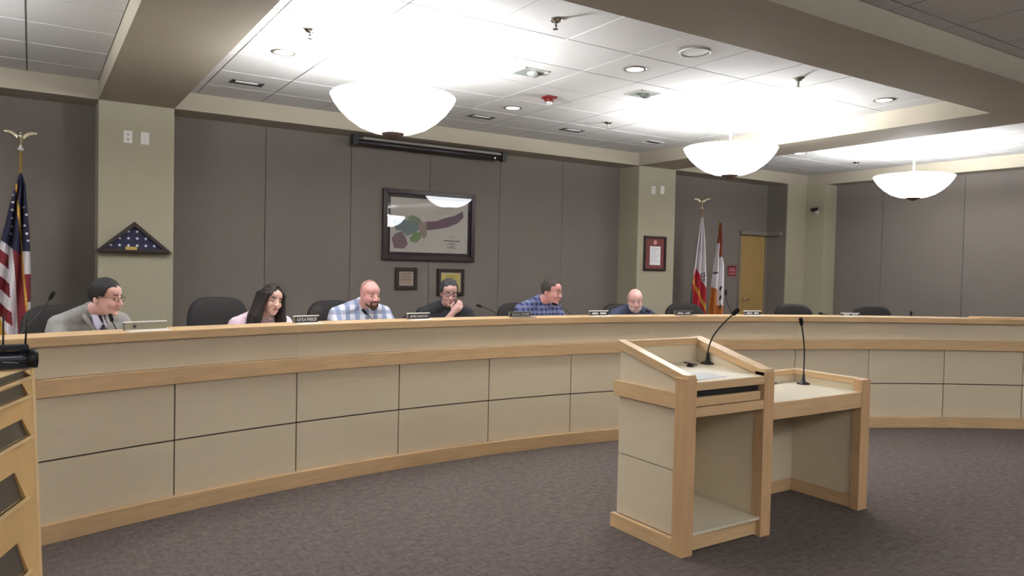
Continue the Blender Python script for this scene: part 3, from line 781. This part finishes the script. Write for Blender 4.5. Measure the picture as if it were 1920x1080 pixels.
# ------------------------------------------------------------------ name plates
M_glint = mat('painted_glint', (250, 246, 240), .35)  # near-white colour paints the light caught by plate edges and stands
def plate(a0, a1, ztop, txt, label, style='dark', bright=1):
    a = (a0 + a1) / 2; r = 9.93; p = pol(a, r, 1.158)
    w = math.radians(a1 - a0) * r
    o = empty('name_plate', p, label, 'name plate', rz=-math.radians(a), group='name plates on the dais ledge')
    h = ztop - 1.158
    dk = mat('plate_dark', (46, 36, 38), .5); cl = mat('plate_back_tan', (148, 138, 118), .5)
    T = Matrix.Rotation(-.12, 4, 'X')
    MB().box(-w / 2, w / 2, -.004, .004, .006, h - .008, T).build('panel', cl if style == 'back' else dk, parent=o)
    MB().box(-w / 2 - .008, w / 2 + .006, -.008, .008, h - .009, h - .001, T).build('top_edge', M_glint if bright else M_grey, parent=o)
    if style != 'bare': MB().box(-w / 2 - .008, -w / 2, -.007, .007, .004, h - .004, T).build('side_edge', M_grey, parent=o)
    MB().box(-w / 2, w / 2, -.095, .012, 0, .004).build('stand', M_glint if bright else M_grey, parent=o)
    if style != 'back':
        if txt:
            q = text(o, txt, 1.0, (0, -.0047, h * .47), M_silver, rot=(PI / 2 + .12, 0, 0))
            dx = q.dimensions.x or 1
            xs_ = [v.co.x for v in q.data.vertices]; zs_ = [v.co.y for v in q.data.vertices]
            kx = w * .84 / (max(xs_) - min(xs_)); ky = h * .44 / (max(zs_) - min(zs_))
            for v in q.data.vertices: v.co.x *= kx; v.co.y *= ky; v.co.z *= .5
            q.location.y = -.0075
        else:
            b = MB(); x = -w * .38
            while x < w * .36:
                ww = random.uniform(.006, .010)
                if abs(x) > .012: b.box(x, x + ww, -.0065, -.004, h * .30, h * random.uniform(.55, .68), T)
                x += ww + .003
            b.build('lettering', M_silver, parent=o)
    else:
        MB().lathe([(.009, 0), (.009, .003)], (-w * .28, -.004, h * .45), n=16, M=Matrix.Rotation(PI / 2, 4, 'X')).build('emblem', M_ink, parent=o)
plate(ang(.477, 5.075), ang(.715, 5.136), 1.216, '', 'tan blank-backed name plate right of the man in the grey jacket', 'back')
plate(ang(1.585, 5.33), ang(1.765, 5.36), 1.216, 'KAYLA PARKER', 'dark name plate with white letters right of the dark-haired woman')
plate(ang(2.525, 5.447), ang(2.716, 5.46), 1.214, 'JAMES MARSTON', 'dark name plate left of the man in the black shirt')
plate(ang(3.505, 5.472), ang(3.714, 5.465), 1.208, 'SHANE CROWE', 'dark name plate in front of the chair of the man in dark blue plaid', bright=0)
plate(ang(4.35, 5.416), ang(4.542, 5.393), 1.210, '', 'dark name plate between the man in dark blue plaid and the bald man')
plate(ang(5.295, 5.267), ang(5.486, 5.225), 1.206, '', 'dark name plate in front of the chair next to the centre column', bright=0)
plate(ang(6.072, 5.072), ang(6.25, 5.018), 1.207, '', 'dark name plate standing in front of the wooden door')
plate(ang(7.134, 4.694), ang(7.314, 4.616), 1.192, '', 'low dark name plate between the two rightmost chairs', 'bare')

# things behind the ledge: water bottle cap like white post at the woman's left
b = MB(); b.lathe([(.012, 0), (.012, .19), (.008, .2)], n=14)
o = b.build('marker_pen', M_white, loc=pol(ang(1.33, 5.55), 10.16, .916), smooth=True)
prop(o, 'white upright marker in front of the pink blouse', 'marker')
b = MB(); b.box(-.35, .35, -.10, .10, 0, .012)
o = b.build('wooden_tray', M_trim, loc=pol(33.6, 9.97, 1.158)); o.rotation_euler = (0, 0, -math.radians(33.6))
prop(o, 'low wooden board lying on the dais ledge at far right', 'board')

# ------------------------------------------------------------------ people
SK = {}
def skin(name, rgb): return mat('skin_' + name, rgb, .55, noise=.06, nscale=60)
def person(i, head, hyaw, pitch, byaw, chest, label, skin_rgb, shirt_m, hair=None, hair_rgb=(40, 30, 26), roll=0.0, sh=.20, glasses=None, beard=None, hand=None,
           hs=1.0, coat=None, zsh=1.115, collar=None, trousers=(50, 50, 58), hk=1.0, female=False, fat=0.0):
    """head = world centre of the head; chest = world xy of the upper chest; yaw 0 faces -Y, positive turns towards +X"""
    root = empty('person', (chest[0], chest[1], .15), label, 'person')
    RI = Matrix.Translation((-chest[0], -chest[1], -.15))
    SM = skin(str(i), skin_rgb)
    By = Matrix.Translation((chest[0], chest[1], 0)) @ Matrix.Rotation(byaw, 4, 'Z')
    HM = Matrix.Translation(head) @ Matrix.Rotation(hyaw, 4, 'Z') @ Matrix.Rotation(-pitch, 4, 'X') @ Matrix.Rotation(roll, 4, 'Y') @ Matrix.Scale(hs, 4)
    def add(name, m, b, **k):
        o = b.build(name, m, **k); o.parent = root; o.matrix_parent_inverse = RI; return o
    # ---- joints (body frame: -Y forward)
    J = {}
    J['pelvis'] = By @ Vector((0, .20, .755)); J['waist'] = By @ Vector((0, .15, .88)); J['chest'] = By @ Vector((0, .03, zsh - .10))
    J['neck'] = By @ Vector((0, -.015, zsh + .03))
    for s, k in ((-1, 'R'), (1, 'L')):
        J['sh' + k] = By @ Vector((s * sh, .0, zsh - .060)); J['el' + k] = By @ Vector((s * (sh + .07), -.16, .965))
        J['wr' + k] = By @ Vector((s * .12, -.33, .945)); J['ha' + k] = By @ Vector((s * .07, -.39, .942))
        J['hip' + k] = By @ Vector((s * .10, .18, .72)); J['kn' + k] = By @ Vector((s * .13, -.22, .70)); J['an' + k] = By @ Vector((s * .13, -.22, .23)); J['to' + k] = By @ Vector((s * .14, -.36, .185))
    if hand:
        J['elR'] = By @ Vector(hand[0]); J['wrR'] = By @ Vector(hand[1]); J['haR'] = By @ Vector(hand[2])
    skull_base = HM @ Vector((0, .015, -.06))
    def torso(b, g):
        b.cap(J['pelvis'], J['waist'], .135 + g + fat, .130 + g + fat)
        b.cap(J['waist'], J['chest'], .130 + g + fat, .125 + g + fat * .5)
        b.cap(J['shR'] + Vector((0, 0, -.04)), J['shL'] + Vector((0, 0, -.04)), .075 + g, .075 + g)
        if g and female: b.cap(J['chest'], J['chest'].lerp(J['neck'], .35), .105 + g, .095 + g)
        else: b.cap(J['chest'], J['neck'], .105 + g, .060 + g * .6)
        for k in 'RL':
            b.cap(J['neck'].lerp(J['sh' + k], .25) , J['sh' + k], .055 + g, .062 + g)
            b.cap(J['chest'], J['sh' + k], .09 + g, .065 + g)
            b.cap(J['sh' + k], J['el' + k], .056 + g, .045 + g)
    def fore(b, g, k, t1=1.0):
        b.cap(J['el' + k], J['el' + k].lerp(J['wr' + k], t1), .043 + g, .043 + g + (.028 - .043) * t1)
    b = MB()
    torso(b, 0)
    for k in 'RL':
        fore(b, 0, k)
        b.cap(J['hip' + k], J['kn' + k], .085, .06); b.cap(J['kn' + k], J['an' + k], .055, .038); b.cap(J['an' + k], J['to' + k], .038, .03)
    b.cap(J['neck'], skull_base, .057, .054)
    # head
    b.ell((0, .018, .035), (.076, .096, .088), HM); b.ell((0, -.012, -.02), (.065, .080, .088), HM)
    b.ell((0, -.025, -.072), (.050, .058, .042), HM); b.ell((0, -.068, -.096), (.024, .020, .018), HM)
    b.ell((0, -.030, .045), (.064, .062, .055), HM)
    b.cap((0, -.088, .010), (0, -.108, -.030), .0085, .0125, HM); b.ell((-.012, -.098, -.034), (.009, .010, .008), HM); b.ell((.012, -.098, -.034), (.009, .010, .008), HM)
    b.cap((-.030, -.079, .022), (.030, -.079, .022), .0085, .0085, HM)
    for s in (-1, 1):
        b.ell((s * .038, -.062, -.030), (.020, .020, .024), HM)
        b.ell((s * .074, .012, -.012), (.009, .020, .031), HM @ Matrix.Rotation(s * .25, 4, 'Z'))
    b.ell((0, -.086, -.062), (.026, .012, .012), HM)
    # hands
    for k in 'RL':
        wr, ha, s = J['wr' + k], J['ha' + k], (-1 if k == 'R' else 1)
        d = (ha - wr).normalized()
        side = d.cross(Vector((0, 0, 1)) if not (hand and k == 'R') else (By.to_3x3() @ Vector((0, -1, .3)))).normalized() * (-s)
        nrm = d.cross(side)
        if nrm.z > 0: nrm = -nrm
        if hand and k == 'R': nrm = By.to_3x3() @ Vector((.1, .95, .2)).normalized()
        pc = wr + d * .075
        b.cap(wr, pc, .026, .030)
        b.cap(wr + d * .05 + side * .018, pc + side * .026, .015, .014); b.cap(wr + d * .05 - side * .018, pc - side * .026, .015, .014)
        for q, (off, ln) in enumerate(((-.030, .060), (-.010, .072), (.011, .068), (.030, .052))):
            p0 = pc + side * off + d * .01; p1 = p0 + d * ln * .5 + nrm * .008; p2 = p1 + d * ln * .28 + nrm * ln * .35; p3 = p2 + nrm * ln * .3
            b.cap(p0, p1, .0095, .009); b.cap(p1, p2, .009, .0085); b.cap(p2, p3, .0085, .0075)
        t0 = wr + d * .03 - side * .02; t1 = t0 - side * .035 + d * .03; t2 = t1 + d * .035 + nrm * .01
        b.cap(t0, t1, .013, .0105); b.cap(t1, t2, .0105, .009)
    add('body', SM, b, remesh=.0048, fsm=6)
    # eyes, brows, lips
    me_ = mat('eye_white', (165, 148, 142), .4); md_ = mat('eye_dark', (48, 36, 30), .3)
    hm = mat('hair_%d' % i, hair_rgb, .7, noise=.35, nscale=90, stretch=(1, 1, .3), bump=.4)
    for s in (-1, 1):
        add('eye', me_, MB().ell((s * .031, -.0775, .004), (.0125, .0075, .0050), HM, sub=2), smooth=True)
        add('iris', md_, MB().ell((s * .031, -.0835, -.0005), (.0062, .0028, .0042), HM, sub=2), smooth=True)
        add('eyebrow', hm if beard != 'white' else mat('brow_grey', (150, 140, 134), .8), MB().cap((s * .018, -.091, .028), (s * .046, -.080, .030), .0042, .003, HM), smooth=True)
    add('lips', mat('lips_%d' % i, tuple(int(c * q) for c, q in zip(skin_rgb, (.84, .76, .76))), .5), MB().ell((0, -.0955, -.058), (.022, .005, .0042), HM).ell((0, -.0945, -.066), (.018, .005, .0045), HM), smooth=True)
    # hair cap
    if hair:
        bm = bmesh.new()
        g = bmesh.ops.create_uvsphere(bm, u_segments=128, v_segments=96, radius=1.0)
        rx, ry, rz_ = (.0835 * hk, .1045 * hk, .0965 * hk)
        rnd = random.Random(i)
        kill = []
        for v in bm.verts:
            x, y, z = v.co
            nz = 1 + .018 * math.sin(9 * x + 5 * z + i) + .014 * math.sin(17 * y + 11 * x)
            v.co = Vector((x * rx * nz, .020 + y * ry * nz, .037 + z * rz_ * nz))
        for v in bm.verts:
            x, y, z = v.co
            line = hair(abs(x), y)
            if z < line: kill.append(v)
        bmesh.ops.delete(bm, geom=kill, context='VERTS')
        for v in bm.verts: v.co = HM @ v.co
        b = MB(); b.bm.free(); b.bm = bm
        ho = add('hair', hm, b, smooth=True)
        md = ho.modifiers.new('t', 'SOLIDIFY'); md.thickness = .012; md.offset = -1
        if female:
            b = MB()
            for s in (-1, 1):
                for q in range(6):
                    t = q / 5
                    p0 = Vector((s * (.066 + .012 * t), -.045 + .11 * t, .045)); p1 = Vector((s * (.090), -.035 + .10 * t, -.05)); p2 = Vector((s * (.098 + .024 * (q % 2)), -.045 + .10 * t, -.14)); p3 = Vector((s * (.102 + .020 * (q % 3)), -.05 + .09 * t, -.225 - .02 * (q % 2)))
                    b.cap(p0, p1, .020, .024, HM); b.cap(p1, p2, .024, .026, HM); b.cap(p2, p3, .026, .015, HM)
            for q in range(5):
                x = -.06 + .03 * q; b.cap((x, .10, .03), (x * 1.2, .12, -.12), .03, .03, HM); b.cap((x * 1.2, .12, -.12), (x * 1.1, .10, -.22), .03, .02, HM)
            b.cap((0, -.04, .125), (-.062, -.068, .05), .014, .018, HM); b.cap((0, -.04, .125), (.062, -.068, .05), .014, .018, HM)
            add('long_hair', hm, b, remesh=.005, fsm=2)
    if beard == 'goatee':
        b = MB(); b.ell((0, -.066, -.098), (.034, .026, .026), HM); b.cap((-.030, -.078, -.055), (-.030, -.068, -.090), .009, .011, HM); b.cap((.030, -.078, -.055), (.030, -.068, -.090), .009, .011, HM)
        b.cap((-.028, -.090, -.048), (.028, -.090, -.048), .0065, .0065, HM)
        for s in (-1, 1): b.cap((s * .052, -.03, -.075), (s * .025, -.062, -.095), .011, .013, HM)
        add('goatee', mat('goatee', (84, 66, 56), .9, noise=.3, nscale=120), b, remesh=.004, fsm=1)
    if beard == 'white':
        b = MB(); b.ell((0, -.030, -.078), (.056, .063, .040), HM)
        for s in (-1, 1): b.cap((s * .063, .0, -.03), (s * .050, -.03, -.075), .012, .014, HM)
        b.cap((-.026, -.090, -.046), (.026, -.090, -.046), .006, .006, HM)
        hb_ = MB()
        for s in (-1, 1): hb_.ell((s * .066, .050, .002), (.018, .045, .036), HM)
        hb_.ell((0, .098, -.01), (.05, .022, .035), HM)
        add('side_hair', mat('grey_hair', (150, 134, 128), .9), hb_, remesh=.005, fsm=2)
        add('beard', mat('white_beard', (186, 172, 166), .9, noise=.2, nscale=120), b, remesh=.004, fsm=1)
    if glasses:
        b = MB()
        for s in (-1, 1):
            pts = [HM @ Vector((s * .033 + .023 * math.cos(t * PI / 8), -.098 + .004 * abs(math.cos(t * PI / 8)), .004 + .0155 * math.sin(t * PI / 8))) for t in range(17)]
            b.tube(pts, glasses[1], 6, caps=False)
            b.tube([HM @ Vector((s * .056, -.094, .010)), HM @ Vector((s * .078, -.03, .008)), HM @ Vector((s * .080, .015, .002))], glasses[1], 6)
        b.tube([HM @ Vector((-.011, -.100, .008)), HM @ Vector((0, -.104, .010)), HM @ Vector((.011, -.100, .008))], glasses[1], 6)
        add('eyeglasses', glasses[0], b, smooth=True)
    # clothing
    b = MB(); torso(b, .012)
    for k in 'RL': fore(b, .010, k, (.86 if coat is not None else .55) if not female else .25)
    add('jacket' if coat else 'shirt', coat or shirt_m, b, remesh=.008, fsm=3)
    # collar
    cz = J['neck']
    fw = (By.to_3x3() @ Vector((0, -1, 0)))
    rt = (By.to_3x3() @ Vector((1, 0, 0)))
    if collar is not False:
        b = MB()
        for s in (-1, 1):
            pts = []
            for q in range(8):
                t = q / 7 * PI * .92; pts.append(cz + Vector((0, 0, .035 - .03 * (1 - math.cos(t)) * .5 - .012 * t)) + rt * s * math.sin(t) * .066 - fw * math.cos(t) * .060)
            b.tube(pts, .013, 8)
        add('collar', collar or shirt_m, b, remesh=.005, fsm=1)
    if coat:
        b = MB(); p = cz + fw * .075
        b.cap(cz + fw * .055 + Vector((0, 0, -.005)), cz + fw * .115 + Vector((0, 0, -.10)), .030, .042)
        add('shirt_front', shirt_m, b, remesh=.006, fsm=1)
        b = MB(); b.cap(cz + fw * .088 + Vector((0, 0, -.012)), cz + fw * .10 + Vector((0, 0, -.03)), .015, .012); b.cap(cz + fw * .10 + Vector((0, 0, -.03)), cz + fw * .165 + Vector((0, 0, -.14)), .014, .022)
        add('necktie', M_black, b, remesh=.004, fsm=1)
        for s in (-1, 1):
            b = MB(); pts = [cz + rt * s * .055 - fw * .02 + Vector((0, 0, .015)), cz + rt * s * .075 + fw * .055 + Vector((0, 0, -.03)), cz + rt * s * .04 + fw * .13 + Vector((0, 0, -.13))]
            b.tube(pts, [.014, .020, .012], 8); add('lapel', coat, b, smooth=True)
    b = MB()
    for k in 'RL': b.cap(J['hip' + k], J['kn' + k], .096, .070); b.cap(J['kn' + k], J['an' + k] + Vector((0, 0, .03)), .066, .050)
    b.cap(J['hipR'], J['hipL'], .11, .11)
    add('trousers', mat('trousers_%d' % i, trousers, .9), b, remesh=.010, fsm=3)
    b = MB()
    for k in 'RL': b.cap(J['an' + k] + Vector((0, 0, -.01)), J['to' + k], .040, .032)
    add('shoes', M_black, b, remesh=.008, fsm=2)
    return root
R = math.radians
def short(ax, y):
    if y < -.048: return .068 + max(0, ax - .04) * .3
    if y < -.032: return .068 - (y + .048) * 3.4
    if y < .0: return .012
    return max(-.085, .012 - y * 2.0)
M_jacket = mat('grey_tweed', (158, 156, 154), .95, noise=.2, nscale=200)
person(1, (.432, 5.70, 1.330), R(50), R(-5), R(24), (.345, 5.84), 'man in grey jacket, dark tie and glasses at the far left, looking right', (214, 168, 158),
       mat('lavender_shirt', (190, 186, 206), .8), hair=short, hair_rgb=(34, 30, 32), glasses=(mat('specs_brown', (70, 52, 48), .4), .0018), coat=M_jacket, zsh=1.205, hs=1.02)
M_pink = mat('pink_blouse', (232, 216, 226), .85, noise=.35, nscale=22, rgb2=(204, 172, 192))
person(2, (1.590, 5.93, 1.296), R(12), R(-5), R(6), (1.545, 6.07), 'woman with long dark hair and a pale pink blouse leaning over the dais', (218, 176, 164),
       M_pink, hair=lambda ax, y: (.078 - ax * .55 if y < -.03 else -.05), hair_rgb=(36, 26, 24), female=True, zsh=1.150, hs=.98, collar=False, sh=.185, roll=R(9))
person(3, (2.455, 6.04, 1.328), R(6), R(-5), R(2), (2.425, 6.18), 'man with a shaved head and goatee in a light blue and white plaid shirt', (214, 158, 152),
       plaid('light_plaid', (214, 216, 228), (140, 152, 184), (126, 138, 170), 75), hair=lambda ax, y: (.125 if y < .0 else (.060 + (.03 - y) * 1.2 if y < .05 else -.05)), hair_rgb=(176, 134, 124), beard='goatee', hk=.935, zsh=1.215, sh=.215, fat=.01)
person(4, (3.232, 6.07, 1.345), R(-16), R(-11), R(-8), (3.265, 6.20), 'man in a black shirt with glasses resting his hand on his mouth', (198, 156, 150),
       mat('black_shirt', (38, 38, 44), .85), hair=short, hair_rgb=(56, 54, 56), glasses=(mat('specs_black', (44, 28, 28), .4), .003), zsh=1.200, sh=.215,
       hand=((-.16, -.20, .97), (-.025, -.235, 1.155), (.03, -.245, 1.215)))
person(5, (4.345, 6.00, 1.358), R(26), R(-8), R(4), (4.28, 6.13), 'man in a dark blue plaid shirt looking down to the right', (206, 148, 142),
       plaid('dark_plaid', (88, 96, 144), (44, 52, 96), (128, 132, 162), 120), hair=lambda ax, y: (.092 if y < -.055 else (.075 - ax * .2 if y < -.02 else (.01 if y < .02 else -.07))), hair_rgb=(66, 56, 50), hk=.975,
       glasses=(M_grey, .0014), zsh=1.235, sh=.21, fat=.01)
person(6, (5.312, 5.85, 1.268), R(-34), R(-9), R(-12), (5.385, 5.98), 'bald man with a white beard and dark blue jacket, lowest of the seated people', (220, 170, 164),
       mat('navy_jacket', (66, 72, 98), .9), hair_rgb=(160, 142, 136), beard='white', glasses=(M_grey, .0014), zsh=1.165, sh=.20)
# ------------------------------------------------------------------ brochure rack and camcorder at the left edge
RK = empty('brochure_rack', (.0145, 3.28, 0), 'tall maple rack with dark slanted pockets at the left edge', 'rack', rz=R(-20))
# local +Y runs along the face away from the camera, +X points out of the face
ZT = 1.184; TL = .045
M_rack = mat('rack_maple', (232, 190, 128), .45, noise=.10, nscale=2.5, stretch=(3, 3, 1), coat=.2)
M_rack2 = mat('rack_edge', (240, 206, 152), .45, noise=.08, nscale=3, stretch=(5, 5, 1), coat=.2)
M_slot = mat('pocket_dark', (92, 84, 74), .4)
def fc(z): return TL * (1 - z / ZT)
def slab(y0, y1, z0, z1, d0, d1, m, name, bevel=.002):
    b = MB(); b.prism([(fc(z0) + d0, z0), (fc(z0) + d1, z0), (fc(z1) + d1, z1), (fc(z1) + d0, z1)], 1, y0, y1)
    return b.build(name, m, parent=RK, bevel=bevel)
slots = [(1.161, 1.184, -.080, -.034), (1.096, 1.143, -.110, -.060), (.946, 1.018, -.122, -.054), (.735, .848, -.200, -.118), (.47, .60, -.20, -.12)]
zz = [ZT] + [z for q in slots for z in (q[1], q[0])] + [0]
slab(-.030, 0, 0, ZT, -.40, .0, M_rack2, 'side_panel')
slab(-1.20, -1.17, 0, ZT, -.40, .0, M_rack2, 'side_panel')
for k in range(0, len(zz), 2):
    z1, z0 = zz[k], zz[k + 1]
    if z1 - z0 > .001: slab(-1.17, -.030, z0, z1, -.020, -.002, M_rack, 'face_board', 0)
for (z0, z1, yt, yb) in slots:
    b = MB(); b.prism([(fc(z0) - .019, z0 - .004), (fc(z0) - .014, z0 - .004), (fc(z1) - .008, z1 + .002), (fc(z1) - .013, z1 + .002)], 1, -1.16, -.032)
    b.build('pocket', M_slot, parent=RK)
    # filler at the far end so that the opening ends on a slant
    b = MB()
    p = [(yb, z0), (-.030, z0), (-.030, z1), (yt, z1)]
    A = [b.bm.verts.new((fc(z) - .020, y, z)) for y, z in p]; B = [b.bm.verts.new((fc(z) - .002, y, z)) for y, z in p]
    b.bm.faces.new(A); b.bm.faces.new(B[::-1])
    for q in range(4): b.bm.faces.new((A[q], A[(q + 1) % 4], B[(q + 1) % 4], B[q]))
    b.build('end_block', M_rack, parent=RK)
    slab(-1.17, yb + .012, z0 - .009, z0, -.010, .010, M_rack2, 'pocket_lip', .001)
slab(-1.17, -.030, .0, ZT - .001, -.40, -.385, M_rack, 'back_board')
b = MB(); b.box(-.40, -.022, -1.17, -.03, ZT - .02, ZT - .001); b.build('top_board', M_rack2, parent=RK)

CC = empty('camcorder', (-.055, 3.30, ZT), 'black camcorder with two thin rods, standing on the rack at the left edge', 'camcorder', rz=R(4))
M_cam = mat('camcorder_body', (26, 30, 42), .35)
b = MB(); b.tube([(-.075, 0, .034), (.045, 0, .034)], [.030, .031], 20); b.box(-.075, .040, -.026, .026, .008, .05)
b.build('body', M_cam, parent=CC, bevel=.003)
MB().tube([(.043, 0, .034), (.078, 0, .034)], [.034, .036], 24).build('lens_hood', M_black, parent=CC, smooth=True)
MB().tube([(.0775, 0, .034), (.080, 0, .034)], [.026, .026], 20).build('lens_glass', mat('lens_blue', (16, 20, 34), .08), parent=CC)
b = MB(); b.box(-.045, .050, -.024, .024, .068, .088); b.build('top_module', M_cam, parent=CC, bevel=.005)
MB().box(-.035, -.020, -.012, .012, .055, .069).build('mount_foot', M_cam, parent=CC)
MB().box(.025, .040, -.012, .012, .055, .069).build('mount_foot', M_cam, parent=CC)
MB().box(-.060, .030, -.030, -.0255, .043, .048).build('silver_line', mat('cam_silver', (150, 158, 178), .3, metal=.5), parent=CC)
MB().box(-.035, .015, -.030, -.0255, .022, .027, Matrix.Rotation(.12, 4, 'Y')).build('logo_strip', mat('cam_grey', (110, 122, 120), .4), parent=CC)
for x, t in ((-.028, .0), (.040, .006)):
    MB().tube([(x, 0, .086), (x + t, 0, .20)], .0032, 8).build('rod', M_black, parent=CC, smooth=True)
MB().box(-.05, .05, -.02, .02, 0, .009).build('base_plate', M_black, parent=CC)
